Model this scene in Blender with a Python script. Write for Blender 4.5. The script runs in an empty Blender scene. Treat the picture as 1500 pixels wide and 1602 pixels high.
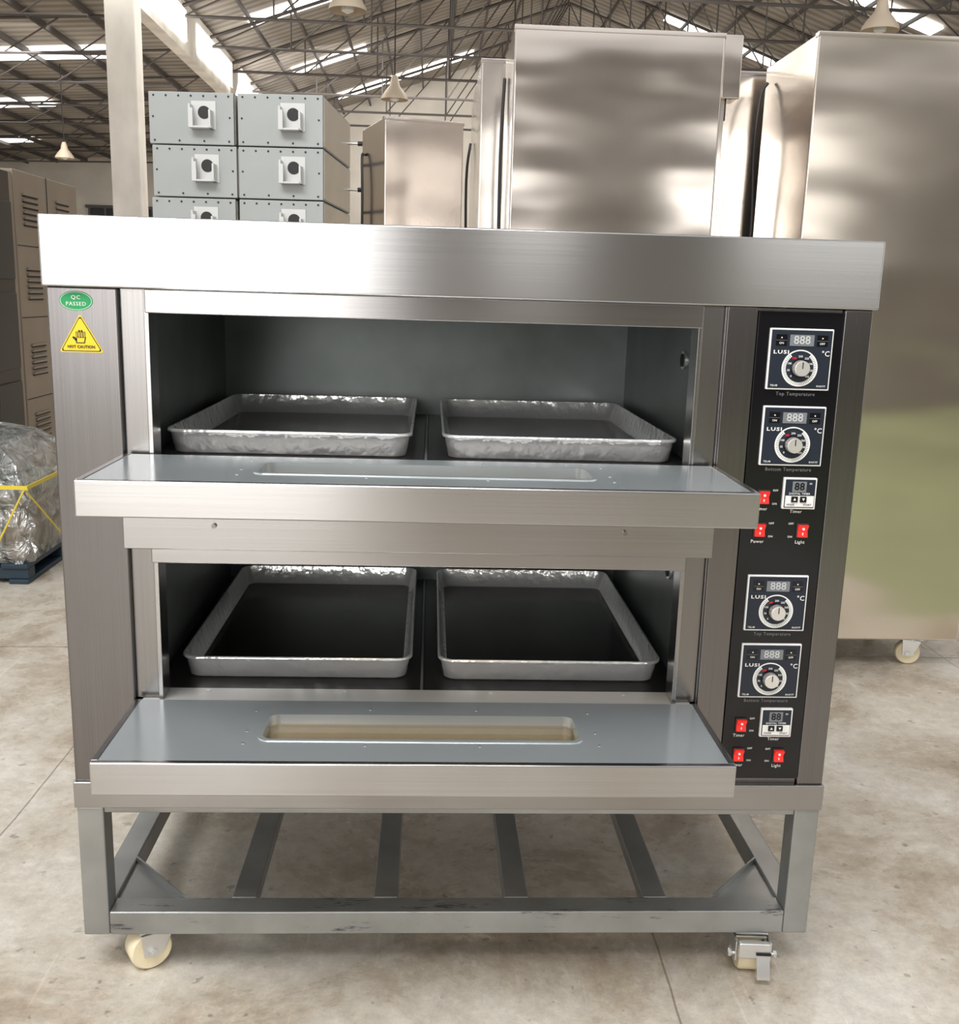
import bpy, bmesh, math, random
import numpy as np
from mathutils import Vector, Matrix
random.seed(4)
S=bpy.context.scene
COL=bpy.context.collection
try: S.view_settings.view_transform='Standard'
except Exception as e: print(e)

# ------------------------------------------------------------------ materials
def newmat(n):
    m=bpy.data.materials.new(n); m.use_nodes=True
    nt=m.node_tree; b=nt.nodes['Principled BSDF']
    return m,nt,b
def rgb(c): return (c[0],c[1],c[2],1)
def mat(n,c,metal=0,rough=.5,var=0.0,scale=(6,6,6),bump=0.0,bscale=None,emit=None,es=0,rvar=0.0,detail=4,aniso=None,bdetail=1,scuff=None):
    m,nt,b=newmat(n)
    b.inputs['Base Color'].default_value=rgb(c); b.inputs['Metallic'].default_value=metal; b.inputs['Roughness'].default_value=rough
    if emit: b.inputs['Emission Color'].default_value=rgb(emit); b.inputs['Emission Strength'].default_value=es
    if aniso:
        b.inputs['Anisotropic'].default_value=aniso[0]
        cx=nt.nodes.new('ShaderNodeCombineXYZ'); cx.inputs[0].default_value=aniso[1][0]; cx.inputs[1].default_value=aniso[1][1]; cx.inputs[2].default_value=aniso[1][2]
        nt.links.new(cx.outputs[0],b.inputs['Tangent'])
    if var or bump or rvar:
        tc=nt.nodes.new('ShaderNodeTexCoord'); mp=nt.nodes.new('ShaderNodeMapping'); mp.inputs['Scale'].default_value=scale
        nt.links.new(tc.outputs['Object'],mp.inputs[0])
        nz=nt.nodes.new('ShaderNodeTexNoise'); nz.inputs['Scale'].default_value=1; nz.inputs['Detail'].default_value=detail
        nt.links.new(mp.outputs[0],nz.inputs['Vector'])
        if var:
            r=nt.nodes.new('ShaderNodeMapRange'); r.inputs[1].default_value=.25; r.inputs[2].default_value=.75
            r.inputs[3].default_value=1-var; r.inputs[4].default_value=1+var
            nt.links.new(nz.outputs[0],r.inputs[0])
            mx=nt.nodes.new('ShaderNodeVectorMath'); mx.operation='SCALE'; mx.inputs[0].default_value=c
            nt.links.new(r.outputs[0],mx.inputs['Scale']); nt.links.new(mx.outputs[0],b.inputs['Base Color'])
            if scuff:
                mps=nt.nodes.new('ShaderNodeMapping'); mps.inputs['Scale'].default_value=scuff
                nt.links.new(tc.outputs['Object'],mps.inputs[0])
                ns=nt.nodes.new('ShaderNodeTexNoise'); ns.inputs['Scale'].default_value=1; ns.inputs['Detail'].default_value=7; ns.inputs['Roughness'].default_value=.75
                nt.links.new(mps.outputs[0],ns.inputs['Vector'])
                rs=nt.nodes.new('ShaderNodeMapRange'); rs.inputs[1].default_value=.57; rs.inputs[2].default_value=.64; rs.inputs[3].default_value=0; rs.inputs[4].default_value=.75
                nt.links.new(ns.outputs[0],rs.inputs[0])
                ms=nt.nodes.new('ShaderNodeMix'); ms.data_type='RGBA'; ms.inputs[7].default_value=(.045,.042,.045,1)
                nt.links.new(rs.outputs[0],ms.inputs[0]); nt.links.new(mx.outputs[0],ms.inputs[6]); nt.links.new(ms.outputs[2],b.inputs['Base Color'])
        if rvar:
            r=nt.nodes.new('ShaderNodeMapRange'); r.inputs[1].default_value=.25; r.inputs[2].default_value=.75
            r.inputs[3].default_value=max(.02,rough-rvar); r.inputs[4].default_value=rough+rvar
            nt.links.new(nz.outputs[0],r.inputs[0]); nt.links.new(r.outputs[0],b.inputs['Roughness'])
        if bump:
            src=nz
            if bscale:
                mp2=nt.nodes.new('ShaderNodeMapping'); mp2.inputs['Scale'].default_value=bscale
                nt.links.new(tc.outputs['Object'],mp2.inputs[0])
                src=nt.nodes.new('ShaderNodeTexNoise'); src.inputs['Scale'].default_value=1; src.inputs['Detail'].default_value=bdetail
                nt.links.new(mp2.outputs[0],src.inputs['Vector'])
            bp=nt.nodes.new('ShaderNodeBump'); bp.inputs['Strength'].default_value=1; bp.inputs['Distance'].default_value=bump
            nt.links.new(src.outputs[0],bp.inputs['Height']); nt.links.new(bp.outputs[0],b.inputs['Normal'])
    return m
M={}
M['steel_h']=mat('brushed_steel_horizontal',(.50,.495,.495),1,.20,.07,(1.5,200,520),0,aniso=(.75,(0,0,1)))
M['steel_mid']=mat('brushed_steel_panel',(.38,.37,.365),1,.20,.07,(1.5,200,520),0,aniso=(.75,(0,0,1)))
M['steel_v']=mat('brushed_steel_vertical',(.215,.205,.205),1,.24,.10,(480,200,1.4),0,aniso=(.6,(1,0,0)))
M['steel_in']=mat('steel_strip',(.27,.26,.255),1,.25,.06,(300,150,2),0)
M['steel_sill']=mat('steel_sill',(.60,.595,.58),.30,.38,.03,(2,100,100),0)
M['galv']=mat('galvanised_sheet',(.56,.61,.63),.65,.20,.05,(5,5,5),rvar=.05)
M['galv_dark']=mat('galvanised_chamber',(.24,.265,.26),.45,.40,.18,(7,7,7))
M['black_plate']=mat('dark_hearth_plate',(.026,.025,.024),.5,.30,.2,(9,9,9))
M['tray']=mat('tray_aluminium',(.98,.975,.97),.60,.14,.05,(9,9,9),.0030,(40,40,40),bdetail=2)
M['traybot']=mat('tray_base_dark_reflection',(.15,.145,.14),1,.14,.2,(6,6,6))  # dark reflection of the chamber put into the aluminium base colour
M['stand']=mat('painted_steel_tube',(.35,.36,.355),.7,.36,.2,(8,8,8))
M['stand_scuff']=mat('scuffed_steel_tube',(.36,.37,.365),.7,.36,.2,(8,8,8),scuff=(7,30,44))
M['cab']=mat('wavy_stainless',(.74,.68,.63),1,.14,.05,(2,2,2),.028,(1.0,1.0,3.0),rvar=.04,bdetail=1.4)
M['cabr']=mat('smooth_golden_stainless',(.80,.73,.65),1,.17,.04,(2,2,2),.026,(.9,.9,2.6),rvar=.03,bdetail=1.4)
M['cab2']=mat('wavy_stainless_soft',(.80,.74,.69),1,.16,.05,(2,2,2),.018,(1.2,1.2,2.6),rvar=.05)
M['dark']=mat('dark_gap',(.02,.02,.02),0,.6)
M['rubber']=mat('black_cable',(.015,.015,.017),0,.45)
M['panel']=mat('black_control_panel',(.005,.005,.007),0,.12)
M['ctrl']=mat('controller_face',(.014,.020,.034),0,.3)
M['white']=mat('white_print',(.85,.85,.83),0,.5)
M['silver']=mat('silver_knob',(.92,.91,.90),.8,.30)
M['disp']=mat('display_window',(.20,.21,.23),0,.25)
M['greyprint']=mat('grey_print',(.20,.20,.21),0,.4)
M['digit']=mat('display_digit',(.55,.57,.57),0,.4)
M['red']=mat('red_rocker',(.85,.02,.015),0,.3,emit=(1,.03,.02),es=.25)
M['green']=mat('green_sticker',(.02,.34,.11),0,.5)
M['yellow']=mat('yellow_sticker',(.88,.64,.03),0,.5)
M['ink']=mat('black_ink',(.02,.02,.02),0,.5)
M['cream']=mat('cream_nylon',(.82,.72,.50),0,.35,.08,(20,20,20))
M['zinc']=mat('zinc_plated',(.72,.72,.71),.85,.28)
M['greybox']=mat('grey_paint',(.36,.38,.38),.1,.4,.05,(5,5,5))
M['bracket']=mat('pale_bracket',(.60,.61,.60),.1,.4)
M['boxside']=mat('tan_steel_side',(.78,.72,.63),.6,.35,.08,(3,3,3))
M['plaster']=mat('whitewash',(.74,.70,.64),0,.8,.22,(2.3,2.3,1.2))
M['wallfar']=mat('far_wall',(.60,.56,.50),0,.8,.2,(.8,.8,.8))
M['wallfront']=mat('dim_wall',(.20,.18,.16),0,.8,.3,(.5,.5,1.2))
M['truss']=mat('dark_truss',(.085,.075,.07),.2,.6)
M['lou']=mat('beige_cabinet',(.29,.235,.18),.35,.38,.12,(3,3,3))
M['loudark']=mat('dark_brown_cabinet',(.05,.04,.033),.3,.4,.08,(3,3,3))
M['glassdark']=mat('dark_oven_glass',(.008,.007,.006),.0,.35)
M['blue']=mat('blue_pallet',(.015,.035,.055),0,.5,.2,(9,9,9))
M['strap']=mat('yellow_strap',(.76,.60,.06),0,.4)
M['lamp']=mat('cream_lamp_shade',(.60,.50,.38),.1,.45)
M['sky']=mat('bright_rooflight',(.9,.9,.9),0,.5,emit=(1,.985,.95),es=4.5)
M['glow_panel']=mat('reflected_glow_panel',(.9,.9,.9),0,.5,emit=(1,.985,.96),es=2.5)  # emission for panels added behind the camera, seen only as steel reflections
M['crate']=mat('grey_carton',(.42,.44,.40),.1,.5,.4,(4,4,4))
M['greenreflect']=mat('green_reflection_slab',(.29,.32,.17),0,.5,.15,(2,2,2))  # colour of the added slab that tints the right cabinet's reflection

def roofmat():
    m,nt,b=newmat('corrugated_roof'); b.inputs['Roughness'].default_value=.8
    tc=nt.nodes.new('ShaderNodeTexCoord'); w=nt.nodes.new('ShaderNodeTexWave'); w.bands_direction='Y'; w.inputs['Scale'].default_value=1.2; w.inputs['Distortion'].default_value=.2
    nt.links.new(tc.outputs['Object'],w.inputs[0])
    n=nt.nodes.new('ShaderNodeTexNoise'); n.inputs['Scale'].default_value=.9; n.inputs['Detail'].default_value=6; nt.links.new(tc.outputs['Object'],n.inputs['Vector'])
    a=nt.nodes.new('ShaderNodeMath'); a.operation='MULTIPLY_ADD'; a.inputs[1].default_value=.35; nt.links.new(w.outputs[1],a.inputs[0]); nt.links.new(n.outputs[0],a.inputs[2])
    r=nt.nodes.new('ShaderNodeValToRGB'); r.color_ramp.elements[0].position=.3; r.color_ramp.elements[0].color=(.15,.13,.11,1); r.color_ramp.elements[1].position=.95; r.color_ramp.elements[1].color=(.42,.38,.335,1)
    nt.links.new(a.outputs[0],r.inputs[0]); nt.links.new(r.outputs[0],b.inputs['Base Color'])
    return m
M['roof']=roofmat()
def floormat():
    m,nt,b=newmat('stained_concrete'); b.inputs['Roughness'].default_value=.5
    L=nt.links.new; N=nt.nodes.new
    tc=N('ShaderNodeTexCoord')
    n1=N('ShaderNodeTexNoise'); n1.inputs['Scale'].default_value=2.0; n1.inputs['Detail'].default_value=13; n1.inputs['Roughness'].default_value=.72; n1.inputs['Distortion'].default_value=.35; L(tc.outputs['Object'],n1.inputs['Vector'])
    r1=N('ShaderNodeValToRGB'); e=r1.color_ramp.elements
    e[0].position=.34; e[0].color=(.32,.25,.18,1); e[1].position=.62; e[1].color=(.67,.63,.56,1)
    x=e.new(.44); x.color=(.475,.405,.32,1)
    x=e.new(.51); x.color=(.57,.515,.435,1)
    L(n1.outputs[0],r1.inputs[0])
    n2=N('ShaderNodeTexNoise'); n2.inputs['Scale'].default_value=26; n2.inputs['Detail'].default_value=10; n2.inputs['Roughness'].default_value=.85; L(tc.outputs['Object'],n2.inputs['Vector'])
    mr=N('ShaderNodeMapRange'); mr.inputs[1].default_value=.35; mr.inputs[2].default_value=.65; mr.inputs[3].default_value=.75; mr.inputs[4].default_value=1.14; L(n2.outputs[0],mr.inputs[0])
    mx=N('ShaderNodeVectorMath'); mx.operation='SCALE'; L(r1.outputs[0],mx.inputs[0]); L(mr.outputs[0],mx.inputs['Scale'])
    vo=N('ShaderNodeTexNoise'); vo.inputs['Scale'].default_value=34; vo.inputs['Detail'].default_value=2; L(tc.outputs['Object'],vo.inputs['Vector'])
    sp_=N('ShaderNodeMapRange'); sp_.inputs[1].default_value=.27; sp_.inputs[2].default_value=.33; sp_.inputs[3].default_value=.60; sp_.inputs[4].default_value=1; L(vo.outputs[0],sp_.inputs[0])
    mx3=N('ShaderNodeVectorMath'); mx3.operation='SCALE'; L(mx.outputs[0],mx3.inputs[0]); L(sp_.outputs[0],mx3.inputs['Scale'])
    ms_=N('ShaderNodeMapping'); ms_.inputs['Scale'].default_value=(60,2.2,1); ms_.inputs['Rotation'].default_value=(0,0,.9); L(tc.outputs['Object'],ms_.inputs[0])
    nsf=N('ShaderNodeTexNoise'); nsf.inputs['Scale'].default_value=1; nsf.inputs['Detail'].default_value=3; L(ms_.outputs[0],nsf.inputs['Vector'])
    rsf=N('ShaderNodeMapRange'); rsf.inputs[1].default_value=.66; rsf.inputs[2].default_value=.70; rsf.inputs[3].default_value=1; rsf.inputs[4].default_value=1.15; L(nsf.outputs[0],rsf.inputs[0])
    mx4=N('ShaderNodeVectorMath'); mx4.operation='SCALE'; L(mx3.outputs[0],mx4.inputs[0]); L(rsf.outputs[0],mx4.inputs['Scale'])
    sp=N('ShaderNodeSeparateXYZ'); 
    n3=N('ShaderNodeTexNoise'); n3.inputs['Scale'].default_value=3; L(tc.outputs['Object'],n3.inputs['Vector'])
    vm=N('ShaderNodeVectorMath'); vm.operation='MULTIPLY_ADD'; vm.inputs[1].default_value=(.03,.03,0); L(n3.outputs[1],vm.inputs[0]); L(tc.outputs['Object'],vm.inputs[2]); L(vm.outputs[0],sp.inputs[0])
    def line(out,off,per,w):
        a=N('ShaderNodeMath'); a.operation='ADD'; a.inputs[1].default_value=off; L(out,a.inputs[0])
        p=N('ShaderNodeMath'); p.operation='PINGPONG'; p.inputs[1].default_value=per/2; L(a.outputs[0],p.inputs[0])
        c=N('ShaderNodeMath'); c.operation='LESS_THAN'; c.inputs[1].default_value=w; L(p.outputs[0],c.inputs[0]); return c
    l1=line(sp.outputs[0],1.0+14.2,1.42,.0022); l2=line(sp.outputs[1],-1.75+29,2.9,.004)
    mxx=N('ShaderNodeMath'); mxx.operation='MAXIMUM'; L(l1.outputs[0],mxx.inputs[0]); L(l2.outputs[0],mxx.inputs[1])
    fac=N('ShaderNodeMath'); fac.operation='MULTIPLY'; fac.inputs[1].default_value=.6; L(mxx.outputs[0],fac.inputs[0])
    mc=N('ShaderNodeMix'); mc.data_type='RGBA'; L(fac.outputs[0],mc.inputs[0]); L(mx4.outputs[0],mc.inputs[6]); mc.inputs[7].default_value=(.12,.09,.06,1)
    L(mc.outputs[2],b.inputs['Base Color'])
    mr2=N('ShaderNodeMapRange'); mr2.inputs[1].default_value=.3; mr2.inputs[2].default_value=.7; mr2.inputs[3].default_value=.16; mr2.inputs[4].default_value=.42; L(n1.outputs[0],mr2.inputs[0]); L(mr2.outputs[0],b.inputs['Roughness'])
    bp=N('ShaderNodeBump'); bp.inputs['Distance'].default_value=.0015; L(n2.outputs[0],bp.inputs['Height']); L(bp.outputs[0],b.inputs['Normal'])
    return m
M['floor']=floormat()
def glassmat(n,col,t,rough,bump=0):
    m,nt,b=newmat(n); nt.nodes.remove(b); o=nt.nodes['Material Output']
    tr=nt.nodes.new('ShaderNodeBsdfTransparent'); tr.inputs[0].default_value=rgb(col)
    g=nt.nodes.new('ShaderNodeBsdfGlossy'); g.inputs['Roughness'].default_value=rough
    mx=nt.nodes.new('ShaderNodeMixShader'); mx.inputs[0].default_value=t
    if bump:
        tc=nt.nodes.new('ShaderNodeTexCoord')
        nz=nt.nodes.new('ShaderNodeTexNoise'); nz.inputs['Scale'].default_value=9; nz.inputs['Detail'].default_value=4; nz.inputs['Distortion'].default_value=1.5; nt.links.new(tc.outputs['Object'],nz.inputs['Vector'])
        bp=nt.nodes.new('ShaderNodeBump'); bp.inputs['Distance'].default_value=bump; nt.links.new(nz.outputs[0],bp.inputs['Height']); nt.links.new(bp.outputs[0],g.inputs['Normal'])
        mr=nt.nodes.new('ShaderNodeMapRange'); mr.inputs[1].default_value=.35; mr.inputs[2].default_value=.65; mr.inputs[3].default_value=t-.22; mr.inputs[4].default_value=t+.25
        nt.links.new(nz.outputs[0],mr.inputs[0]); nt.links.new(mr.outputs[0],mx.inputs[0])
    nt.links.new(tr.outputs[0],mx.inputs[1]); nt.links.new(g.outputs[0],mx.inputs[2]); nt.links.new(mx.outputs[0],o.inputs[0])
    return m
M['glass']=glassmat('window_glass',(.80,.72,.60),.12,.10)
M['film']=glassmat('stretch_film',(.90,.91,.89),.38,.28,.05)

# ------------------------------------------------------------------ mesh helpers
class B:
    def __init__(s): s.bm=bmesh.new(); s.mats=[]; s.bev=False
    def mi(s,k):
        if k not in s.mats: s.mats.append(k)
        return s.mats.index(k)
    def box(s,x0,x1,y0,y1,z0,z1,k,bev=0.0,seg=2):
        i=s.mi(k); b=bmesh.new()
        vs=[b.verts.new((x,y,z)) for x in (x0,x1) for y in (y0,y1) for z in (z0,z1)]
        for f in ((0,1,3,2),(4,6,7,5),(0,4,5,1),(2,3,7,6),(0,2,6,4),(1,5,7,3)): b.faces.new([vs[j] for j in f])
        if bev>0: bmesh.ops.bevel(b,geom=list(b.edges),offset=bev,segments=seg,affect='EDGES',profile=.5); s.bev=True
        s.add(b,i); return s
    def add(s,b,i,mtx=None,keep=False):
        bmesh.ops.recalc_face_normals(b,faces=list(b.faces))
        if mtx is not None: b.transform(mtx)
        vm={v:s.bm.verts.new(v.co) for v in b.verts}
        for f in b.faces:
            try: nf=s.bm.faces.new([vm[v] for v in f.verts]); nf.material_index=i
            except ValueError: pass
        b.free()
    def cyl(s,p0,p1,r,k,seg=20,r2=None,bev=0):
        i=s.mi(k); p0=Vector(p0);p1=Vector(p1); d=p1-p0; b=bmesh.new()
        bmesh.ops.create_cone(b,cap_ends=True,segments=seg,radius1=r,radius2=r if r2 is None else r2,depth=d.length)
        if bev: bmesh.ops.bevel(b,geom=[e for e in b.edges if abs(abs(e.verts[0].co.z)-d.length/2)<1e-6 and abs(e.verts[0].co.z-e.verts[1].co.z)<1e-6],offset=bev,segments=2,affect='EDGES')
        mt=Matrix.Translation((p0+p1)/2)@d.to_track_quat('Z','Y').to_matrix().to_4x4()
        s.add(b,i,mt); return s
    def prism(s,pts,axis,a0,a1,k):
        i=s.mi(k); b=bmesh.new()
        def P(p,a):
            return {'x':(a,p[0],p[1]),'y':(p[0],a,p[1]),'z':(p[0],p[1],a)}[axis]
        A=[b.verts.new(P(p,a0)) for p in pts]; C=[b.verts.new(P(p,a1)) for p in pts]
        b.faces.new(A); b.faces.new(C[::-1]); n=len(pts)
        for j in range(n): b.faces.new((A[j],A[(j+1)%n],C[(j+1)%n],C[j]))
        s.add(b,i); return s
    def loft(s,rings,k,cap0=True,cap1=True,kcap1=None):
        i=s.mi(k); b=bmesh.new(); R=[[b.verts.new(p) for p in r] for r in rings]; n=len(R[0])
        for a,c in zip(R,R[1:]):
            for j in range(n): b.faces.new((a[j],a[(j+1)%n],c[(j+1)%n],c[j]))
        if cap0: b.faces.new(R[0][::-1])
        if cap1 and not kcap1: b.faces.new(R[-1])
        last=[tuple(v.co) for v in R[-1]]
        s.add(b,i)
        if cap1 and kcap1:
            f=s.bm.faces.new([s.bm.verts.new(p) for p in last]); f.material_index=s.mi(kcap1)
        return s
    def tube(s,pts,r,k,seg=8):
        pts=[Vector(p) for p in pts]; rings=[]
        out=[]
        for a in range(len(pts)-1):
            p0=pts[max(a-1,0)];p1=pts[a];p2=pts[a+1];p3=pts[min(a+2,len(pts)-1)]
            for t in (0,.25,.5,.75):
                out.append(.5*((2*p1)+(-p0+p2)*t+(2*p0-5*p1+4*p2-p3)*t*t+(-p0+3*p1-3*p2+p3)*t**3))
        out.append(pts[-1])
        for j,p in enumerate(out):
            d=(out[min(j+1,len(out)-1)]-out[max(j-1,0)]).normalized()
            u=d.orthogonal().normalized() if j==0 else (pu-d*pu.dot(d)).normalized()
            pu=u; v=d.cross(u)
            rings.append([p+u*r*math.cos(2*math.pi*q/seg)+v*r*math.sin(2*math.pi*q/seg) for q in range(seg)])
        return s.loft(rings,k)
    def text(s,body,cx,cz,size,y,k,bold=0.0,depth=.0003,sx=1.0,sp=1.0):
        c=bpy.data.curves.new('tmp','FONT'); c.body=body; c.size=size; c.align_x='CENTER'; c.align_y='CENTER'; c.offset=bold; c.extrude=depth; c.resolution_u=2; c.space_character=sp
        o=bpy.data.objects.new('tmp',c); COL.objects.link(o); bpy.context.view_layer.update()
        me=bpy.data.meshes.new_from_object(o); bpy.data.objects.remove(o); bpy.data.curves.remove(c)
        b=bmesh.new(); b.from_mesh(me); bpy.data.meshes.remove(me)
        b.transform(Matrix.Translation((cx,y,cz))@Matrix.Rotation(math.pi/2,4,'X')@Matrix.Diagonal((sx,1,1,1)))
        i=s.mi(k); vm={v:s.bm.verts.new(v.co) for v in b.verts}
        for f in b.faces:
            try: s.bm.faces.new([vm[v] for v in f.verts]).material_index=i
            except ValueError: pass
        b.free(); return s
    def obj(s,name,parent=None,loc=(0,0,0),smooth=True):
        me=bpy.data.meshes.new(name)
        s.bm.to_mesh(me); s.bm.free()
        for k in s.mats: me.materials.append(M[k])
        if smooth:
            me.polygons.foreach_set('use_smooth',[True]*len(me.polygons))
            try: me.set_sharp_from_angle(angle=math.radians(50))
            except Exception: pass
        o=bpy.data.objects.new(name,me); COL.objects.link(o); o.location=loc
        if smooth and s.bev:
            wn=o.modifiers.new('wn','WEIGHTED_NORMAL'); wn.keep_sharp=True; wn.weight=100
        if parent: o.parent=parent
        return o
def letter(parent,body,cx,cz,size,y,k,bold=0.0,sx=1.0,sp=1.08):
    b=B(); b.text(body,cx,cz,size,y,k,bold,.0002,sx,sp); return b.obj('lettering',parent,smooth=False)
def empty(name,loc,label,cat,group=None):
    o=bpy.data.objects.new(name,None); o.location=loc; o.empty_display_size=.1; COL.objects.link(o)
    tag(o,label,cat,group); return o
def tag(o,label,cat,group=None):
    o['label']=label; o['category']=cat
    if group: o['group']=group
def struct(o): o['kind']='structure'; return o
def rr(x0,x1,y0,y1,r,z,n=6):
    P=[]
    for cx,cy,a in ((x1-r,y1-r,0),(x0+r,y1-r,90),(x0+r,y0+r,180),(x1-r,y0+r,270)):
        for j in range(n+1):
            t=math.radians(a+90*j/n); P.append((cx+r*math.cos(t),cy+r*math.sin(t),z))
    return P

# ------------------------------------------------------------------ camera
cam=bpy.data.cameras.new('camera'); co=bpy.data.objects.new('camera',cam); COL.objects.link(co)
ya,pi_,ro,f=.0525,.2114,.0297,1578.03
F=Vector((math.sin(ya)*math.cos(pi_),math.cos(ya)*math.cos(pi_),-math.sin(pi_)))
R=Vector((math.cos(ya),-math.sin(ya),0)); U=R.cross(F)
R2=math.cos(ro)*R+math.sin(ro)*U; U2=-math.sin(ro)*R+math.cos(ro)*U
mt=Matrix((R2,U2,-F)).transposed().to_4x4(); mt.translation=Vector((-.059,-1.6535,1.2367))
co.matrix_world=mt
cam.sensor_fit='HORIZONTAL'; cam.sensor_width=36; cam.lens=f/1500*36; cam.clip_end=100
S.camera=co

# ------------------------------------------------------------------ world and lights
w=bpy.data.worlds.new('World'); S.world=w; w.use_nodes=True; nt=w.node_tree; bg=nt.nodes['Background']
tc=nt.nodes.new('ShaderNodeTexCoord'); sx=nt.nodes.new('ShaderNodeSeparateXYZ'); cr=nt.nodes.new('ShaderNodeValToRGB')
nt.links.new(tc.outputs['Generated'],sx.inputs[0]); nt.links.new(sx.outputs[2],cr.inputs[0]); nt.links.new(cr.outputs[0],bg.inputs[0])
e=cr.color_ramp.elements; e[0].position=0; e[0].color=(1,.975,.94,1); e[1].position=1; e[1].color=(.68,.68,.69,1)
bg.inputs[1].default_value=1.06
def area(name,loc,target,size,power,col):
    l=bpy.data.lights.new(name,'AREA'); l.shape='RECTANGLE'; l.size=size[0]; l.size_y=size[1]; l.energy=power; l.color=col
    o=bpy.data.objects.new(name,l); COL.objects.link(o); o.location=loc
    o.rotation_euler=(Vector(target)-Vector(loc)).to_track_quat('-Z','Y').to_euler(); return o
area('skylight_lamp',(-1.5,-2.6,5.5),(0,0,.6),(5,1.2),330,(1,.985,.96))
area('chamber_fill',(-2.0,-8.5,2.2),(-.1,0,.8),(3.2,3.0),70,(1,.99,.98))  # added fill aimed into the chambers to brighten the tray fronts
area('hall_fill',(-1,12,5.2),(-1,14,0),(9,3),330,(1,.97,.93))  # added area fill brightening the hall and its column
area('hall_fill',(0,20,5.2),(0,23,2),(9,3),500,(1,.97,.93))  # second added fill, for the far end of the hall
area('aisle_fill',(-8,13,4.0),(-8,16,0),(5,3),280,(1,.97,.93))  # added fill lifting the side aisle
area('roof_fill',(1,15,3.2),(1,17,8),(9,9),110,(1,.96,.90))  # added upward fill that brightens the roof underside

# ------------------------------------------------------------------ room
b=B(); b.box(-16,14,-10,28,-.1,0,'floor'); struct(b.obj('floor',smooth=False))
b=B(); b.box(1.9,7.5,-8.5,.9,0,.002,'greenreflect'); struct(b.obj('floor_green_reflector',smooth=False))  # unseen slab added so its green reflects low in the right cabinet
b=B(); b.box(-16,14,28,28.2,0,9,'wallfar'); struct(b.obj('wall_back',smooth=False))
b=B(); b.box(-16.2,-16,6,28,0,5,'plaster'); struct(b.obj('wall_left',smooth=False))
b=B(); b.box(-4.2,-4.0,8,28,4.85,5.6,'plaster'); struct(b.obj('wall_clerestory',smooth=False))
b=B(); b.box(-16,-4.6,-10,-9.8,0,5,'wallfront'); b.box(-1.0,14,-10,-9.8,0,5,'wallfront'); b.box(-4.6,-1.0,-10,-9.8,4.0,5,'wallfront'); struct(b.obj('wall_front',smooth=False))
b=B(); b.prism([(-4.3,5.6),(3,8.1),(3,8.2),(-4.3,5.7)],'y',7,28.2,'roof'); b.prism([(3,8.1),(10.5,5.5),(10.5,5.6),(3,8.2)],'y',7,28.2,'roof'); struct(b.obj('ceiling',smooth=False))
b=B(); b.prism([(-16,4.25),(-4.2,4.95),(-4.2,5.05),(-16,4.35)],'y',5,28.2,'roof'); struct(b.obj('ceiling.001',smooth=False))
b=B(); b.box(10.4,10.6,6,28,0,5.6,'wallfar'); struct(b.obj('wall_right',smooth=False))
n=0
def win(pts,y0,y1):
    global n; n+=1
    bb=B(); bb.prism(pts,'y',y0,y1,'sky'); struct(bb.obj('window_%d'%n,smooth=False))
def zl(x): return 5.6+(x+4.3)*2.5/7.3-.03
def zr(x): return 8.1-(x-3)*2.6/7.5-.03
def za(x): return 4.25+(x+16)*.7/11.8-.03
for y,xa,xb in ((13.0,-3.6,-.6),(17.6,-3.4,.4),(22.0,-3.2,-1.6),(26.0,-2.6,.9)):
    win([(xa,zl(xa)),(xb,zl(xb)),(xb,zl(xb)-.02),(xa,zl(xa)-.02)],y,y+.6)
for y,xa,xb in ((12,4.2,8.8),(17,4.2,8.8),(22,5,8.8)):
    win([(xa,zr(xa)),(xb,zr(xb)),(xb,zr(xb)-.02),(xa,zr(xa)-.02)],y,y+.5)
for y,xa,xb in ((12,-7.0,-4.6),(15.5,-7.4,-5.2),(19.5,-9.5,-7.6),(24.0,-12,-9.6),(9,-6.5,-4.6)):
    win([(xa,za(xa)),(xb,za(xb)),(xb,za(xb)-.02),(xa,za(xa)-.02)],y,y+.7)
for k in range(5):
    y=9+3.7*k; n+=1; bb=B(); bb.box(-3.995,-3.97,y,y+2.9,5.0,5.45,'sky'); struct(bb.obj('window_%d'%n,smooth=False))
n+=1; b=B(); b.box(-4.6,-1.0,-9.95,-9.9,0.0,4.0,'glow_panel'); struct(b.obj('window_%d'%n,smooth=False))  # unseen glowing panel added for the bright reflection in the hood
for xa,xb in ((.6,1.5),(3.4,5.6),(-9.5,-6.5)):
    n+=1; b=B(); b.box(xa,xb,-9.8,-9.77,2.0,3.2,'glow_panel'); struct(b.obj('window_%d'%n,smooth=False))  # more unseen glowing panels, added for reflection contrast in the steel cabinets
for xa in (-13.6,-9.6):
    n+=1; b=B(); b.box(xa,xa+2.6,27.93,27.99,2.1,3.3,'dark'); 
    for j in range(6): b.box(xa+.43*j,xa+.43*j+.06,27.88,27.95,2.1,3.3,'truss')
    b.box(xa-.08,xa+2.7,27.9,27.99,3.3,3.38,'truss'); struct(b.obj('window_%d'%n,smooth=False))
t=0
def bar(bb,p,q,r=.03,k='truss'):
    bb.cyl(p,q,r,k,4)
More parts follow.
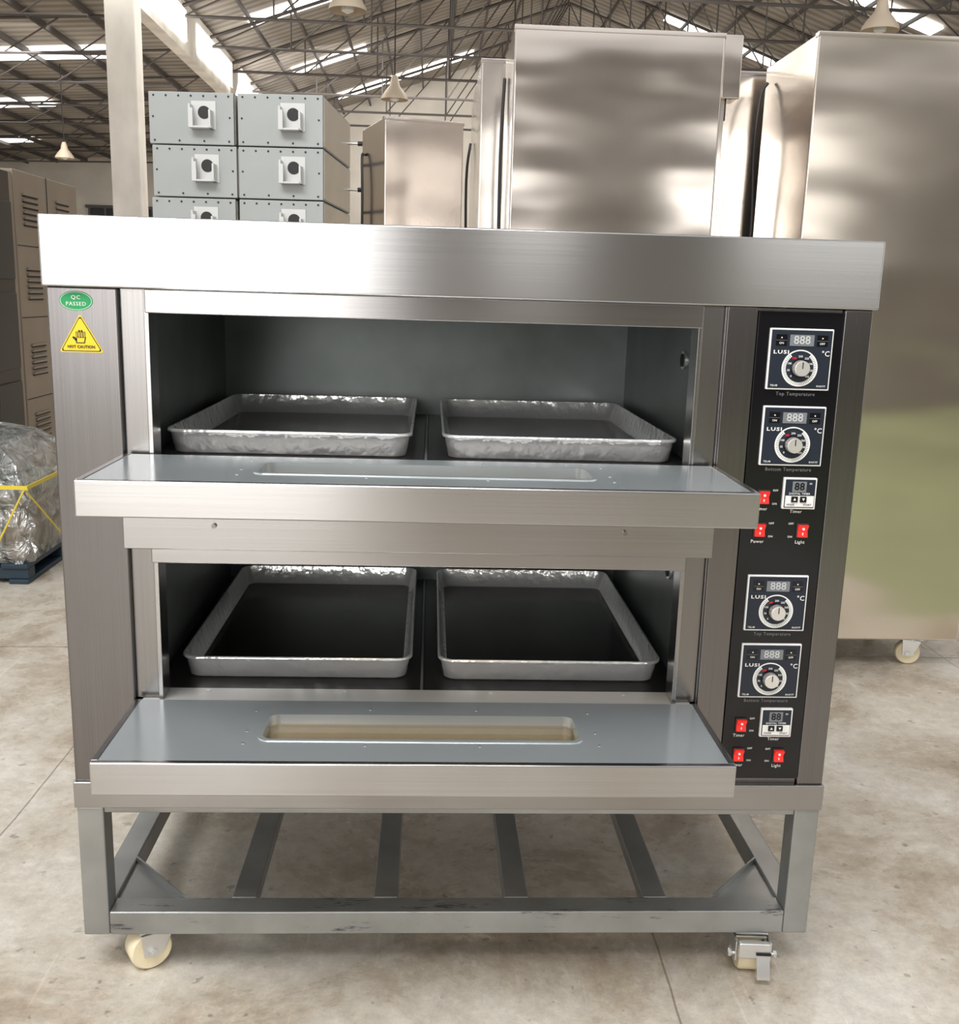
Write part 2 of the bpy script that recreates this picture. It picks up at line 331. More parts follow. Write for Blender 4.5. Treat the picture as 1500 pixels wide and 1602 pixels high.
for y in (9.5,11.5,13.5,15.5,17.5,19.5,21.5,23.5,25.5):
    t+=1; bb=B()
    xs=[-4+1.4*i for i in range(11)]
    bar(bb,(-4,y,5.35),(10,y,5.35),.026)
    bar(bb,(-4,y,5.5),(3,y,7.9),.03); bar(bb,(3,y,7.9),(10,y,5.5),.03)
    for i,x in enumerate(xs):
        zt=5.5+2.4*(1-abs(x-3)/7)
        bar(bb,(x,y,5.35),(x,y,zt),.014)
        if i<10:
            x2=xs[i+1]; zt2=5.5+2.4*(1-abs(x2-3)/7)
            bar(bb,(x,y,5.35),(x2,y,zt2),.014) if x2<=3.1 else bar(bb,(x,y,zt),(x2,y,5.35),.014)
    struct(bb.obj('trim_%d'%t,smooth=False))
    t+=1; bb=B(); bar(bb,(-15,y,4.1),(-4.2,y,4.35),.02); bar(bb,(-15,y,4.25),(-4.2,y,4.85),.02)
    for x in range(-14,-4,1): bar(bb,(x,y,4.1+(x+15)*.023),(x+.8,y,4.25+(x+15.8)*.0555),.012)
    struct(bb.obj('trim_%d'%t,smooth=False))
t+=1; bb=B()
for i in range(1,20):
    x=-4+i*.72
    if abs(x-3)>.3:
        z=5.45+2.45*(1-abs(x-3)/7.1); bb.box(x-.02,x+.02,7,28,z+.02,z+.09,'truss')
for i in range(12): 
    x=-4.8-i*.8; bb.box(x-.02,x+.02,6,28,za(x)-.09,za(x),'truss')
struct(bb.obj('trim_%d'%t,smooth=False))
t+=1
b=B(); b.box(-3.83,-3.49,10.9,11.2,0,5.5,'plaster',.02); b.box(-3.88,-3.44,10.84,11.26,0,.5,'plaster',.02); struct(b.obj('trim_%d'%t))
t+=1
b=B(); b.box(-4.25,-3.95,19,19.3,0,5.0,'plaster',.02); b.box(-4.3,-3.9,18.95,19.35,0,.5,'plaster',.02); struct(b.obj('trim_%d'%t))

# pendant lamps
def pendant(x,y,z,s,lab):
    o=empty('pendant_lamp',(x,y,z),lab,'lamp','bell pendant lamps hanging from the roof')
    b=B(); prof=[(.155,0),(.15,.03),(.11,.09),(.06,.15),(.045,.22),(.03,.26)]
    b.loft([[(r*s*math.cos(a*math.pi/12),r*s*math.sin(a*math.pi/12),h*s) for a in range(24)] for r,h in prof],'lamp',cap0=False)
    b.obj('lamp_shade',o)
    b=B(); b.loft([[(r*s*math.cos(a*math.pi/8),r*s*math.sin(a*math.pi/8),h*s) for a in range(16)] for r,h in ((.01,-.02),(.05,0),(.055,.05),(.03,.12))],'white'); b.obj('bulb',o)
    ztop=(zl(x) if x<3 else zr(x)) if x>-4.2 else za(x)
    b=B(); b.cyl((0,0,.26*s),(0,0,ztop-z),.008,'rubber',6); b.obj('cord',o)
pendant(-.50,10,3.28,.95,'cream enamel bell pendant lamp on a long cord')
pendant(-.78,7.2,3.45,1.0,'cream bell pendant lamp hanging over the steel cabinets')
pendant(-6.3,16.6,3.3,1.0,'small cream bell pendant lamp over the side aisle')
pendant(3.65,7.3,3.50,1.0,'cream bell pendant lamp above the tall steel cabinet')

# ------------------------------------------------------------------ caster builder
def caster(parent,x,y,ztop,r,rot,brake=False,w_=.028,lift=0):
    zt=ztop; mt=Matrix.Translation((x,y,0))@Matrix.Rotation(rot,4,'Z')
    b=B(); 
    b.box(-.034,.034,-.030,.030,zt-.004,zt,'zinc',.001)
    b.cyl((0,0,zt-.004),(0,0,zt-.012),.024,'zinc',20)
    off=-.012
    for s_ in (-1,1):
        yy=s_*(w_/2+.004)
        b.prism([(-.032,zt-.010),(.028,zt-.010),(off+.016,r-.008),(off-.016,r-.008)],'y',yy-.0018,yy+.0018,'zinc')
    b.box(-.032,.028,-w_/2-.006,w_/2+.006,zt-.014,zt-.009,'zinc',.001)
    b.cyl((off,-w_/2-.014,r),(off,w_/2+.014,r),.005,'zinc',10)
    for s_ in (-1,1): b.cyl((off,s_*(w_/2+.006),r),(off,s_*(w_/2+.013),r),.009,'zinc',6)
    if brake:
        b.box(off-.050,off-.036,-.030,.030,r+.014,r+.046,'zinc',.004)
        b.box(off-.053,off-.049,-.030,-.002,r+.024,r+.029,'panel',.001)
        b.prism([(off-.048,r+.024),(off-.062,r-.008),(off-.064,r-.018),(off-.054,r-.018),(off-.042,r+.006)],'y',-.028,-.004,'zinc')
        for s_ in (-1,1):
            yy=s_*(w_/2+.009); b.box(off-.040,off+.022,yy-.0015,yy+.0015,r+.004,r+.042,'zinc',.001)
            b.cyl((off-.030,s_*(w_/2+.009),r+.014),(off-.030,s_*(w_/2+.020),r+.014),.004,'zinc',10); b.cyl((off-.030,s_*(w_/2+.016),r+.014),(off-.030,s_*(w_/2+.022),r+.014),.007,'zinc',6)
    b.bm.transform(mt)
    c=b.obj('caster',parent)
    b=B()
    pr=[(-w_/2,.45),(-w_/2,.90),(-w_/2+.005,1),(w_/2-.005,1),(w_/2,.90),(w_/2,.45)]
    b.loft([[(off+r*q*math.cos(a*math.pi/16),yy,r+r*q*math.sin(a*math.pi/16)) for a in range(32)] for yy,q in pr],'cream')
    b.cyl((off,-w_/2-.002,r),(off,w_/2+.002,r),r*.4,'cream',20)
    b.bm.transform(mt)
    b.obj('wheel',c)
    return c

# ------------------------------------------------------------------ OVEN STAND
st=empty('oven_stand',(0,.45,0),'grey welded steel tube stand on casters carrying the oven','stand')
def stp(b,name='frame'): return b.obj(name,st,loc=(0,-.45,0))
H=.665; T=.046; z0=.085; z1=.338; D=.90
b=B()
for x in (-H,H-T):
    for y in (.0,D-T): b.box(x,x+T,y,y+T,z0,z1,'stand',.003)
b.box(-H+T,H-T,0,T,z0,z0+T,'stand_scuff',.003); b.box(-H+T,H-T,D-T,D,z0,z0+T,'stand',.003)
for x in (-H,H-T): b.box(x,x+T,T,D-T,z0,z0+T,'stand',.003)
b.box(-H+T,H-T,.002,T,z1-.012,z1,'stand',.002); b.box(-H+T,H-T,D-T,D,z1-.04,z1,'stand',.002)
for x in (-H,H-T): b.box(x,x+T,T,D-T,z1-.03,z1,'stand',.003)
stp(b)
for xc in (-.386,-.124,.121,.385):
    b=B(); b.box(xc-.023,xc+.023,T,D-T,z0+.018,z0+T,'stand',.003); stp(b,'cross_bar')
for sx_ in (-1,1):
    for ys,yd in ((T,1),(D-T,-1)):
        b=B(); xa=sx_*(H-T)
        b.prism([(xa,ys),(xa-sx_*.125,ys),(xa,ys+yd*.135)],'z',z0+T-.014,z0+T-.008,'stand')
        b.prism([(xa-sx_*.125,ys),(xa-sx_*.120,ys+yd*.001),(xa,ys+yd*.130),(xa,ys+yd*.135)],'z',z0+.005,z0+T+.004,'stand')
        stp(b,'corner_gusset')
c1=caster(st,-.552,.045,.085,.039,math.radians(32),w_=.044)
c2=caster(st,.565,.035,.085,.034,math.radians(86),True,w_=.046)
c3=caster(st,-.59,.82,.085,.036,math.radians(60),w_=.036)
c4=caster(st,.59,.80,.085,.036,math.radians(20),w_=.036)
for c in (c1,c2,c3,c4): c.location=(0,-.45,0)

# ------------------------------------------------------------------ OVEN
ov=empty('deck_oven',(0,.45,.339),'two-deck stainless steel baking oven with both doors folded down','oven')
def op(b,name,parent=None,smooth=True): 
    return b.obj(name,ov,loc=(0,-.45,-.339),smooth=smooth)
XL0,XL1=-.555,.421   # opening bay
zb,zh=.387,1.2315
b=B()
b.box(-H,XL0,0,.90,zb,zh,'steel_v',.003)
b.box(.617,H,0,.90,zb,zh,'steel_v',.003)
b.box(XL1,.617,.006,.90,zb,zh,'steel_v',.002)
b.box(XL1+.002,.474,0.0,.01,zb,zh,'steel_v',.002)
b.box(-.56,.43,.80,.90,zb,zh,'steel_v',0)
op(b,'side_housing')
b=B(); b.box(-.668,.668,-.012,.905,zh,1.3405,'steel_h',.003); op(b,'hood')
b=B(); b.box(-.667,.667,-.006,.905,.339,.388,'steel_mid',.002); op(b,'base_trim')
for xa,xb,la,lb in ((XL0,-.513,-.516,-.508),(.384,XL1,.378,.386)):
    b=B(); b.box(xa,xb,.012,.03,.54,zh,'steel_in',.001); b.box(la,lb,.004,.05,.54,zh,'steel_mid',.001); op(b,'door_jamb')
b=B(); b.box(-.514,.385,.002,.03,1.194,zh,'steel_mid',.002); op(b,'lintel')
b=B(); b.box(-.559,.426,-.014,.012,.811,.957,'steel_mid',.002); b.box(-.516,.383,-.008,.02,.786,.812,'steel_mid',.002); op(b,'middle_panel')
for x in (-.410,.273):
    b=B(); b.cyl((x,-.014,.853),(x,-.020,.853),.0040,'steel_in',12,bev=.001); op(b,'screw')
b=B(); b.box(-.559,.426,-.004,.02,.387,.538,'steel_mid',.002); op(b,'lower_panel')
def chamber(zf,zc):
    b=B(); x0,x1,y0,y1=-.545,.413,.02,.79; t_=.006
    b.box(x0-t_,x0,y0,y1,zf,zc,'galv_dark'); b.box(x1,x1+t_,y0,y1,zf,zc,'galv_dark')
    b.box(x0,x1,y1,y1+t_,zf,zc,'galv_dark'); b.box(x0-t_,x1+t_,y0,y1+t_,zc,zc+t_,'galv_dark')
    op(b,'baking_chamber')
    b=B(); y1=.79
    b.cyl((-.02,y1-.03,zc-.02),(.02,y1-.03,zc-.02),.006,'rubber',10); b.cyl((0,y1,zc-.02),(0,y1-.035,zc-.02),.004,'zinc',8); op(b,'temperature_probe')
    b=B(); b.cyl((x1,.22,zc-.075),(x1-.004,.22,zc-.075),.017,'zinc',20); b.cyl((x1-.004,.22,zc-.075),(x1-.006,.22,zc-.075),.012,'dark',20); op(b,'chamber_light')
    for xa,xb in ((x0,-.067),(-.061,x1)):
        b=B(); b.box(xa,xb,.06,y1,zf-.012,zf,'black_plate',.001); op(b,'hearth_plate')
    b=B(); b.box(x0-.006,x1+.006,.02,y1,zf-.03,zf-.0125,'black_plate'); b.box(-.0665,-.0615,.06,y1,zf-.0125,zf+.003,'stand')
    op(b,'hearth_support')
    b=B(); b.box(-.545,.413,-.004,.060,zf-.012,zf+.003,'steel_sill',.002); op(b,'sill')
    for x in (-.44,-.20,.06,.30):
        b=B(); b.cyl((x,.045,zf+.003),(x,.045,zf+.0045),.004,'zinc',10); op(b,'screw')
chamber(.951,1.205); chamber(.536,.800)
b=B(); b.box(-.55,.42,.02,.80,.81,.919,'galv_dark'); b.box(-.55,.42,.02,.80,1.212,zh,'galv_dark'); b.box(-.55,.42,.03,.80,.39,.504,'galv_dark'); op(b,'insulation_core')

# doors (folded down)
def door(zt):
    x0,x1=-.553,.4205; y0,y1=-.248,-.006; th=.053; wx0,wx1,wy0,wy1=-.311,.188,-.158,-.070
    b=B()
    b.box(x0,x1,y0,y0+.012,zt-th,zt,'steel_h',.0025)
    b.box(x0,x0+.010,y0+.010,y1,zt-th,zt,'steel_h',.001); b.box(x1-.010,x1,y0+.010,y1,zt-th,zt,'steel_h',.001)
    b.box(x0+.01,wx0-.015,y0+.012,y1,zt-th,zt-.005,'steel_h'); b.box(wx1+.015,x1-.01,y0+.012,y1,zt-th,zt-.005,'steel_h')
    b.box(wx0-.015,wx1+.015,y0+.012,wy0-.01,zt-th,zt-.005,'steel_h'); b.box(wx0-.015,wx1+.015,wy1+.01,y1,zt-th,zt-.005,'steel_h')
    d=op(b,'oven_door')
    b=B(); i=b.mi('galv'); bb=bmesh.new()
    out=rr(x0+.009,x1-.009,y0+.011,y1,.002,0,10); inn=rr(wx0-.006,wx1+.006,wy0-.006,wy1+.006,.016,0,10)
    O1=[bb.verts.new((p[0],p[1],zt-.001)) for p in out]; I1=[bb.verts.new((p[0],p[1],zt-.001)) for p in inn]
    O0=[bb.verts.new((p[0],p[1],zt-.005)) for p in out]; I0=[bb.verts.new((p[0],p[1],zt-.05)) for p in inn]
    nn=len(out)
    for j in range(nn):
        k=(j+1)%nn
        bb.faces.new((O1[j],O1[k],I1[k],I1[j])); bb.faces.new((O0[j],O0[k],O1[k],O1[j])); bb.faces.new((I1[j],I1[k],I0[k],I0[j]))
    b.add(bb,i)
    b.obj('inner_sheet',d,smooth=False)
    b=B(); rg=[]
    for ins,zz in ((-.011,zt-.001),(-.0107,zt+.0004),(-.003,zt+.0004),(-.0025,zt-.018)):
        rg.append(rr(wx0+ins,wx1-ins,wy0+ins,wy1-ins,max(.003,.014-ins*.6),zz,10))
    b.loft(rg,'galv',cap0=False,cap1=False); b.obj('window_rim',d,smooth=False)
    b=B(); b.box(wx0-.004,wx1+.004,wy0-.004,wy1+.004,zt-.020,zt-.016,'glass'); b.obj('glass_pane',d)
    for x,y in ((-.34,-.050),(-.15,-.042),(.03,-.042),(.22,-.050),(-.342,-.13),(.221,-.13),(-.15,-.182),(.03,-.182),(-.34,-.176),(.22,-.176)):
        b=B(); b.cyl((x,y,zt-.001),(x,y,zt-.0003),.0026,'zinc',10); b.obj('screw',d)
    for x in (x0+.03,x1-.03):
        b=B(); b.cyl((x-.02,-.004,zt-.02),(x+.02,-.004,zt-.02),.006,'zinc',12); b.obj('hinge',d)
door(.9695); door(.5440)

# control panel
b=B(); b.box(.474,.6165,-.002,.008,.400,1.226,'panel',.001); cp=op(b,'control_panel')
def controller(cx,cz,name_txt):
    b=B(); b.box(cx-.053,cx+.053,-.007,-.001,cz-.050,cz+.050,'white',.0015); b.box(cx-.0505,cx+.0505,-.008,-.005,cz-.0475,cz+.0475,'ctrl',.0008)
    o=op(b,'temperature_controller')
    Y=-.0082
    b=B(); b.box(cx-.020,cx+.020,Y-.001,Y+.001,cz+.022,cz+.040,'disp'); b.text('888',cx,cz+.031,.019,Y-.0012,'digit',.0001)
    for sx_ in (-1,1):
        b.box(cx+sx_*.034-.009,cx+sx_*.034+.009,Y-.0006,Y+.001,cz+.022,cz+.040,'panel')
        b.box(cx+sx_*.034-.009,cx+sx_*.034+.009,Y-.0008,Y+.001,cz+.0305,cz+.0310,'disp')
        b.box(cx+sx_*.034-.001,cx+sx_*.034+.001,Y-.001,Y+.001,cz+.034,cz+.036,'white'); b.text('OFF' if sx_>0 else 'ON',cx+sx_*.034,cz+.026,.005,Y-.001,'white')
    b.obj('digital_display',o)
    b=B(); dz=cz-.014; N=44
    for j in range(N):
        a=math.radians(-230+280*j/(N-1)); r0,r1=(.0232,.0282)
        a0=a-.04;a1=a+.04
        b.prism([(cx+r0*math.cos(a0)*1,dz+r0*math.sin(a0)),(cx+r1*math.cos(a0),dz+r1*math.sin(a0)),(cx+r1*math.cos(a1),dz+r1*math.sin(a1)),(cx+r0*math.cos(a1),dz+r0*math.sin(a1))],'y',Y-.001,Y,'white')
    for j in range(9):
        a=math.radians(225-270*j/8); b.text(str(j*50) if j else '0',cx+.0190*math.cos(a),dz+.0190*math.sin(a),.0048,Y-.0008,'white' if j!=3 else 'red')
    NN=48
    for j in range(NN):
        a0=2*math.pi*j/NN;a1=2*math.pi*(j+1)/NN
        b.prism([(cx+.0280*math.cos(a0),dz+.0280*math.sin(a0)),(cx+.0300*math.cos(a0),dz+.0300*math.sin(a0)),(cx+.0300*math.cos(a1),dz+.0300*math.sin(a1)),(cx+.0280*math.cos(a1),dz+.0280*math.sin(a1))],'y',Y-.0009,Y,'white')
    b.obj('dial_scale',o)
    b=B(); b.cyl((cx,Y,dz),(cx,Y-.004,dz),.0150,'panel',28); b.cyl((cx,Y-.003,dz),(cx,Y-.015,dz),.0135,'silver',28,r2=.0125,bev=.001)
    b.box(cx-.0008,cx+.0008,Y-.0155,Y-.0145,dz,dz+.0105,'ink')
    b.obj('control_knob',o)
    letter(o,'LUSI',cx-.033,cz+.0115,.0080,Y-.001,'white',.0002,1.5,1.2); letter(o,'°C',cx+.041,cz+.010,.012,Y-.001,'white',.0001)
    letter(o,'TEL48',cx-.041,cz-.043,.0045,Y-.001,'white'); letter(o,'RHXY7',cx+.038,cz-.043,.0045,Y-.001,'white')
    letter(cp,name_txt,cx-.001,cz-.0570,.0084,-.0026,'greyprint',0)
controller(.547,1.149,'Top Temperature'); controller(.547,1.022,'Bottom Temperature')
controller(.546,.731,'Top Temperature'); controller(.546,.607,'Bottom Temperature')
def timer(cx,cz):
    b=B(); b.box(cx-.0285,cx+.0285,-.008,-.001,cz-.027,cz+.027,'white',.0015); b.box(cx-.0258,cx+.0258,-.009,-.006,cz-.0243,cz+.0243,'ctrl',.0008)
    b.box(cx-.0245,cx+.0245,-.0094,-.0085,cz-.0225,cz-.0035,'white')
    o=op(b,'timer')
    b=B(); b.box(cx-.014,cx+.010,-.0098,-.008,cz+.003,cz+.021,'disp'); b.text('88',cx-.002,cz+.012,.018,-.0102,'panel',.0002); b.text('m',cx+.017,cz+.018,.006,-.0098,'white'); b.obj('digital_display',o)
    for dx in (-.009,.006): 
        b=B(); b.box(cx+dx-.0055,cx+dx+.0055,-.0115,-.009,cz-.0145,cz-.0045,'panel',.0005)
        s_=1 if dx<0 else -1
        b.prism([(cx+dx-.0025,cz-.0093-s_*.002),(cx+dx+.0025,cz-.0093-s_*.002),(cx+dx,cz-.0093+s_*.0025)],'y',-.0119,-.0114,'white')
        b.obj('push_button',o)
    letter(o,'DIGITAL TIMER',cx-.001,cz+.0000,.0050,-.0098,'white'); letter(o,'MODE',cx-.015,cz-.0190,.0045,-.0098,'panel'); letter(o,'START',cx+.014,cz-.0190,.0045,-.0098,'panel')
timer(.568,.925); timer(.566,.510)
def rocker(cx,cz,txt,side=1):
    b=B(); b.box(cx-.0105,cx+.0105,-.005,-.001,cz-.0125,cz+.0125,'dark',.001)
    b.prism([(-.0045,cz-.0105),(-.009,cz-.0105),(-.0055,cz),(-.012,cz+.0105),(-.0045,cz+.0105)],'x',cx-.0085,cx+.0085,'red')
    b.box(cx-.0008,cx+.0008,-.0085,-.005,cz-.007,cz-.003,'white')
    b.cyl((cx,-.0085,cz+.004),(cx,-.0105,cz+.004),.0022,'white',10)
    op(b,'rocker_switch')
    letter(cp,txt,cx-.002,cz-.0205,.0080,-.0026,'white',0); letter(cp,'OFF',cx+side*.020,cz+.0115,.0050,-.0026,'white'); letter(cp,'ON',cx+side*.020,cz-.0115,.0050,-.0026,'white')
rocker(.508,.917,'Timer'); rocker(.506,.860,'Power'); rocker(.580,.860,'Light',-1)
rocker(.504,.504,'Timer'); rocker(.504,.447,'Power'); rocker(.577,.446,'Light',-1)
letter(cp,'Timer',.566,.893,.0080,-.0026,'white',0); letter(cp,'Timer',.565,.477,.0080,-.0026,'white',0)

# stickers
def disc(b,cx,cz,rx,rz,y0,y1,k,n=40): b.prism([(cx+rx*math.cos(2*math.pi*j/n),cz+rz*math.sin(2*math.pi*j/n)) for j in range(n)],'y',y0,y1,k)
b=B(); cx,cz=-.619,1.210
disc(b,cx,cz,.0260,.0155,-.0008,0,'green'); disc(b,cx,cz,.0246,.0142,-.0010,0,'white'); disc(b,cx,cz,.0238,.0134,-.0012,0,'green')
b.text('QC',cx,cz+.0052,.0085,-.0015,'white',0,sx=1.1,sp=1.15); b.text('PASSED',cx,cz-.0048,.0085,-.0015,'white',0,sx=1.0,sp=1.15); op(b,'quality_sticker',smooth=False)
b=B(); cx,cz=-.614,1.150
def tri(s,y1,k,dz=0):
    pts=[]
    for a in (90,210,330):
        for da in (-50,-25,0,25,50):
            t=math.radians(a+da*1.0); vx,vz=math.cos(math.radians(a)),math.sin(math.radians(a))
            pts.append((cx+s*vx*1.0+.0025*math.cos(t),cz+dz+s*vz*1.0+.0025*math.sin(t)))
    b.prism(pts[::1],'y',y1,0,k)
tri(.0355,-.0008,'yellow'); tri(.0325,-.0011,'ink'); tri(.0300,-.0014,'yellow')
hy=-.0018
b.prism([(cx-.008,cz-.006),(cx+.006,cz-.006),(cx+.008,cz+.004),(cx-.007,cz+.004)],'y',hy,0,'ink')
for dx,l in ((-.0062,.010),(-.0022,.0125),(.0018,.0125),(.0057,.010)): b.box(cx+dx-.0015,cx+dx+.0015,hy,0,cz+.002,cz+.002+l,'ink')
b.prism([(cx-.007,cz-.004),(cx-.0135,cz+.003),(cx-.0115,cz+.005),(cx-.006,cz+.001)],'y',hy,0,'ink')
for dx in (-.0062,-.0022,.0018,.0057): b.box(cx+dx-.0005,cx+dx+.0005,hy-.0002,0,cz+.002,cz+.011,'yellow')
b.prism([(cx-.0062,cz-.0045),(cx+.0046,cz-.0045),(cx+.0062,cz+.0025),(cx-.0055,cz+.0025)],'y',hy-.0002,0,'yellow')
b.text('HOT CAUTION',cx,cz-.0115,.0062,hy-.0002,'ink',.0001)
op(b,'warning_sticker',smooth=False)

# ------------------------------------------------------------------ TRAYS
def tray(x,y,z,w_,l,h,lab):
    b=B(); r=.03
    prof=[(.014,0.0),(.010,.003),(.004,h-.0055),(0,h-.0055),(-.001,h-.003),(0,h),(.002,h+.0008),(.004,h),(.005,h-.005),(.013,.006),(.018,.003)]
    rings=[rr(i-w_/2,w_/2-i,i,l-i,max(.008,r-i*.6),zz,7) for i,zz in prof]
    b.loft(rings,'tray',True,True,kcap1='traybot')
    o=b.obj('baking_tray',loc=(x,y,z)); tag(o,lab,'tray','aluminium baking trays inside the oven'); return o
tray(-.304,.112,.951,.430,.640,.043,'shallow aluminium baking tray in the upper oven deck')
tray(.176,.112,.951,.422,.635,.043,'shallow aluminium baking tray in the upper oven deck')
tray(-.2935,.108,.536,.421,.635,.043,'shallow aluminium baking tray in the lower oven deck')
tray(.174,.105,.536,.417,.635,.043,'shallow aluminium baking tray in the lower oven deck')

# ------------------------------------------------------------------ BACKGROUND CABINETS
def cabinet(x0,x1,y0,y1,zt,lab,k='cab',rot=0,grp='tall stainless steel cabinets standing in the hall',zbot=.12):
    cx,cy=(x0+x1)/2,(y0+y1)/2; w2,d2=(x1-x0)/2,(y1-y0)/2
    o=empty('steel_cabinet',(cx,cy,0),lab,'cabinet',grp); o.rotation_euler=(0,0,rot)
    b=B(); b.box(-w2,w2,-d2,d2,zbot,zt,k,.006)
    b.box(-w2-.002,w2+.002,-d2-.002,-d2+.03,zt-.012,zt+.002,k,.001)
    b.obj('body',o)
    b=B(); b.box(-w2+.04,w2-.04,-d2+.06,d2-.04,zbot-.02,zbot,'stand'); b.obj('underframe',o)
    for sx_ in (-1,1):
        for sy in (-1,1):
            caster(o,sx_*(w2-.11),sy*(d2-.10),zbot-.02,.042,math.radians(10+30*sy),w_=.034)
    return o
def cable(o,pts,name='power_cable',r=.0055):
    b=B(); loc=Vector(o.location); b.tube([Vector(p)-loc for p in pts],r,'rubber'); b.obj(name,o)
cR=cabinet(1.095,1.775,1.575,2.07,2.045,'large stainless steel cabinet on cream casters with blank back','cabr')
cable(cR,[(1.082,2.0,1.98),(1.06,2.0,1.93),(1.045,1.98,1.75),(1.055,1.97,1.5),(1.05,1.97,1.1),(1.06,1.97,.6),(1.06,2.0,.15)])
cM=cabinet(.18,.83,1.65,2.05,2.045,'tall mirror-like stainless steel cabinet behind the oven')
b=B(); b.box(.3255,.385,-.19,-.10,1.86,2.047,'cab',.004); b.box(.3255,.345,-.17,.15,.2,1.86,'cab2',.002); b.box(.345,.352,-.16,-.13,1.80,1.86,'dark'); b.obj('door_edge',cM)
cable(cM,[(.172,1.95,1.95),(.165,1.95,1.7),(.168,1.96,1.3),(.165,1.95,.7),(.166,1.95,.2)])
cB=cabinet(.10,.80,2.12,3.0,2.045,'stainless steel cabinet standing behind the tall one','cab2')
cable(cB,[(.09,2.75,1.85),(.075,2.72,1.7),(.08,2.7,1.3),(.078,2.7,.8),(.08,2.7,.2)])
cabinet(.85,1.6,2.15,2.9,2.045,'stainless steel cabinet squeezed between taller ones','cab2')
a=math.radians(17); ex=Vector((math.cos(a),math.sin(a),0)); ey=Vector((-math.sin(a),math.cos(a),0))
c0=Vector((-.253,2.5,0)); cc=c0+ex*.162+ey*.19
cL=cabinet(cc.x-.162,cc.x+.162,cc.y-.19,cc.y+.19,1.905,'shorter stainless steel cabinet turned slightly sideways','cab2',a)
b=B(); b.tube([(-.167,.15,1.80),(-.179,.12,1.78),(-.182,.10,1.60),(-.179,.12,1.2),(-.175,.12,.3)],.0055,'rubber'); b.obj('power_cable',cL)

# ------------------------------------------------------------------ GREY BOX STACKS
BW,BH,BD=.332,.192,.66
def boxthing(x,y,z,lab):
    o=empty('burner_box',(x,y,z),lab,'metal box','grey burner boxes stacked in two columns')
    b=B(); b.box(0,BW,0,BD,0,BH,'greybox',.003); b.box(BW-.001,BW+.0015,.02,BD-.005,.006,BH-.006,'boxside')
    for j in range(7):
        xx=.02+j*(BW-.04)/6
        b.cyl((xx,.001,BH-.014),(xx,-.0012,BH-.014),.0042,'dark',10)
        if j%2==0: b.cyl((xx,.001,.013),(xx,-.0012,.013),.0042,'dark',10)
    b.cyl((.016,.001,.10),(.016,-.0012,.10),.004,'dark',10); b.cyl((BW-.016,.001,.10),(BW-.016,-.0012,.10),.004,'dark',10)
    b.obj('body',o)
    b=B(); fx,fz=.215,.108
    b.box(fx-.048,fx+.048,-.003,0,fz-.052,fz+.052,'bracket',.001)
    b.box(fx-.048,fx-.040,-.045,0,fz-.048,fz+.035,'bracket',.001); b.box(fx-.048,fx+.040,-.045,0,fz-.052,fz-.045,'bracket',.001)
    b.box(fx+.030,fx+.038,-.045,0,fz-.052,fz+.015,'bracket',.001)
    b.box(fx-.048,fx-.030,-.047,-.043,fz-.052,fz+.02,'bracket',.001)
    b.cyl((fx+.002,-.002,fz+.010),(fx+.002,-.0048,fz+.010),.024,'dark',24)
    b.obj('mounting_bracket',o)
    return o
rb=math.radians(-4.5); piv=Vector((-.491,2.5))
def stackpos(dx):
    return (piv.x-dx*math.cos(rb), piv.y-dx*math.sin(rb))
p=stackpos(.679)
proto=boxthing(p[0],p[1],1.972-BH,'grey metal burner box with holed square bracket, stacked in a column'); proto.rotation_euler=(0,0,rb)
kids=list(proto.children)
b=B(); b.cyl((BW,.60,.10),(BW+.045,.60,.10),.006,'zinc',10); b.cyl((BW+.045,.60,.10),(BW+.065,.60,.10),.010,'rubber',12); hd=b.obj('handle',None); hmesh=hd.data; bpy.data.objects.remove(hd)
for col in range(2):
    for row in range(10):
        if col==0 and row==0: continue
        o=proto.copy(); COL.objects.link(o)
        p=stackpos(.679-col*.347-(.008 if (row%3==1 and col==0) else 0))
        o.location=(p[0],p[1],1.972-BH-row*.1965 if row<9 else 0.0115)
        for c in kids:
            q=c.copy(); q.parent=o; COL.objects.link(q)
        if col==1:
            o['label']='grey metal burner box with bracket and dark side handle'
            q=bpy.data.objects.new('handle',hmesh); q.parent=o; COL.objects.link(q)
b=B(); b.box(-.70,.01,-.02,.68,0,.0105,'stand',.002); o=b.obj('base_plate',loc=(piv.x,piv.y,0)); o.rotation_euler=(0,0,rb); tag(o,'thin steel sheet under the stacked burner boxes','metal sheet')

# ------------------------------------------------------------------ LEFT SIDE
o=empty('louvered_cabinet',(-2.5,4.3,0),'beige steel cabinet side with rows of louvers','cabinet')
b=B(); b.box(-.5,.3,-.47,.47,.06,1.80,'lou',.006); b.box(-.48,.28,-.45,.45,0,.06,'dark')
for z in (.62,1.05,1.42): b.box(.299,.3025,-.46,.46,z,z+.005,'dark')
b.box(.299,.3025,-.02,-.014,.06,1.8,'dark')
b.obj('body',o)
for yc in (-.26,.22):
    for zc in (.45,.82,1.22,1.60):
        b=B()
        for j in range(6):
            z=zc+j*.030-.07
            b.prism([(yc-.11,z),(yc-.09,z+.012),(yc+.09,z+.012),(yc+.11,z)],'x',.301,.309,'lou'); b.box(.3005,.304,yc-.10,yc+.10,z-.009,z,'dark')
        b.obj('louver_panel',o)
o=empty('glass_door_oven',(-2.45,3.60,0),'dark brown steel oven with dark glass doors','oven')
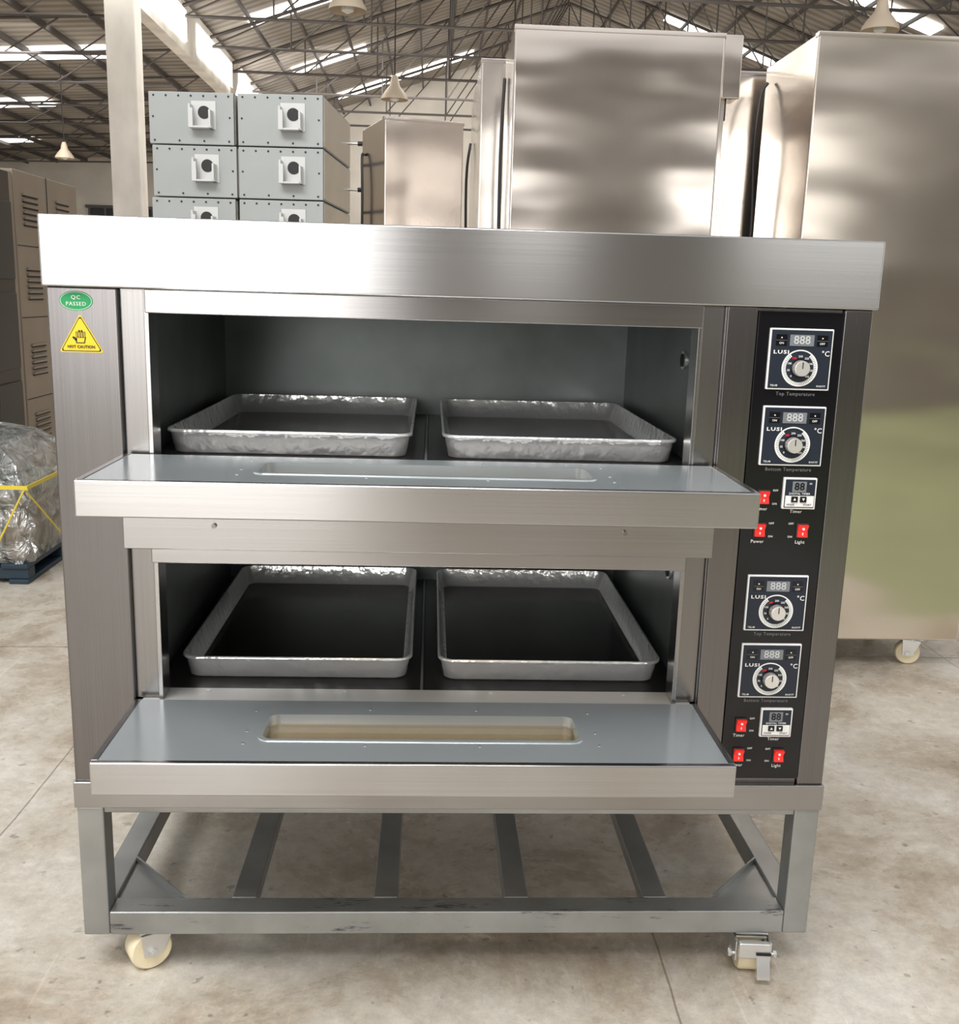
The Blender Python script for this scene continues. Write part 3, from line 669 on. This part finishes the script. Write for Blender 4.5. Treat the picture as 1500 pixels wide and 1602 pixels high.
b=B(); b.box(-.5,.25,-.21,.21,0,1.78,'loudark',.006); b.box(-.5,.252,.17,.212,0,1.782,'lou',.004); b.obj('body',o)
for z in (.35,.80,1.25):
    b=B(); b.box(.251,.265,-.18,.15,z,z+.38,'glassdark',.004); d=b.obj('glass_door',o)
    b=B(); b.box(.265,.275,-.17,-.15,z+.05,z+.33,'loudark',.002); b.obj('handle',d)
o=empty('pallet',(-2.12,2.9,0),'dark blue pallet under film-wrapped goods','pallet')
b=B()
for y in (-.40,-.02,.34): b.box(-.40,.40,y,y+.07,.02,.065,'blue',.004)
for j in range(6): b.box(-.40+.138*j,-.40+.138*j+.11,-.41,.41,.065,.085,'blue',.003)
for x in (-.38,-.03,.32):
    b.box(x,x+.08,-.41,.41,0,.02,'blue',.003)
b.obj('deck',o)
o=empty('wrapped_goods',(-2.12,2.9,.086),'machine parts wrapped in clear stretch film with yellow strap','wrapped package')
b=B(); b.box(-.36,.28,-.36,.36,0,.28,'crate',.01); b.obj('carton',o)
b=B(); b.box(-.30,.18,-.3,.3,.28,.44,'galv',.01); b.obj('metal_tray',o)
b=B(); b.box(.285,.37,-.34,.1,.0,.22,'lou',.01); b.obj('side_carton',o)
b=B()
rings=[]
for h,s in ((0.001,1.02),(.05,1.04),(.10,1.0),(.16,1.02),(.22,.98),(.28,.99),(.34,.92),(.41,.82),(.48,.62),(.52,.3)):
    rings.append([(x*s+random.uniform(-.014,.014),y*s+random.uniform(-.014,.014),h+random.uniform(-.014,.014)*(h>.01)) for x,y,_ in rr(-.40,.40,-.40,.40,.06,0,6)])
b.loft(rings,'film',False,True); b.obj('stretch_film',o,smooth=False)
b=B(); 
for z in (.33,): b.box(-.43,.43,-.435,-.43,z-.008,z+.008,'strap'); b.box(.425,.43,-.43,.40,z-.008,z+.008,'strap')
b.obj('strap',o)
b=B(); b.cyl((.42,-.43,.33),(.26,-.44,.02),.004,'strap',6); b.cyl((.42,-.43,.32),(.46,-.1,.03),.004,'strap',6); b.obj('strap',o)
print('done')
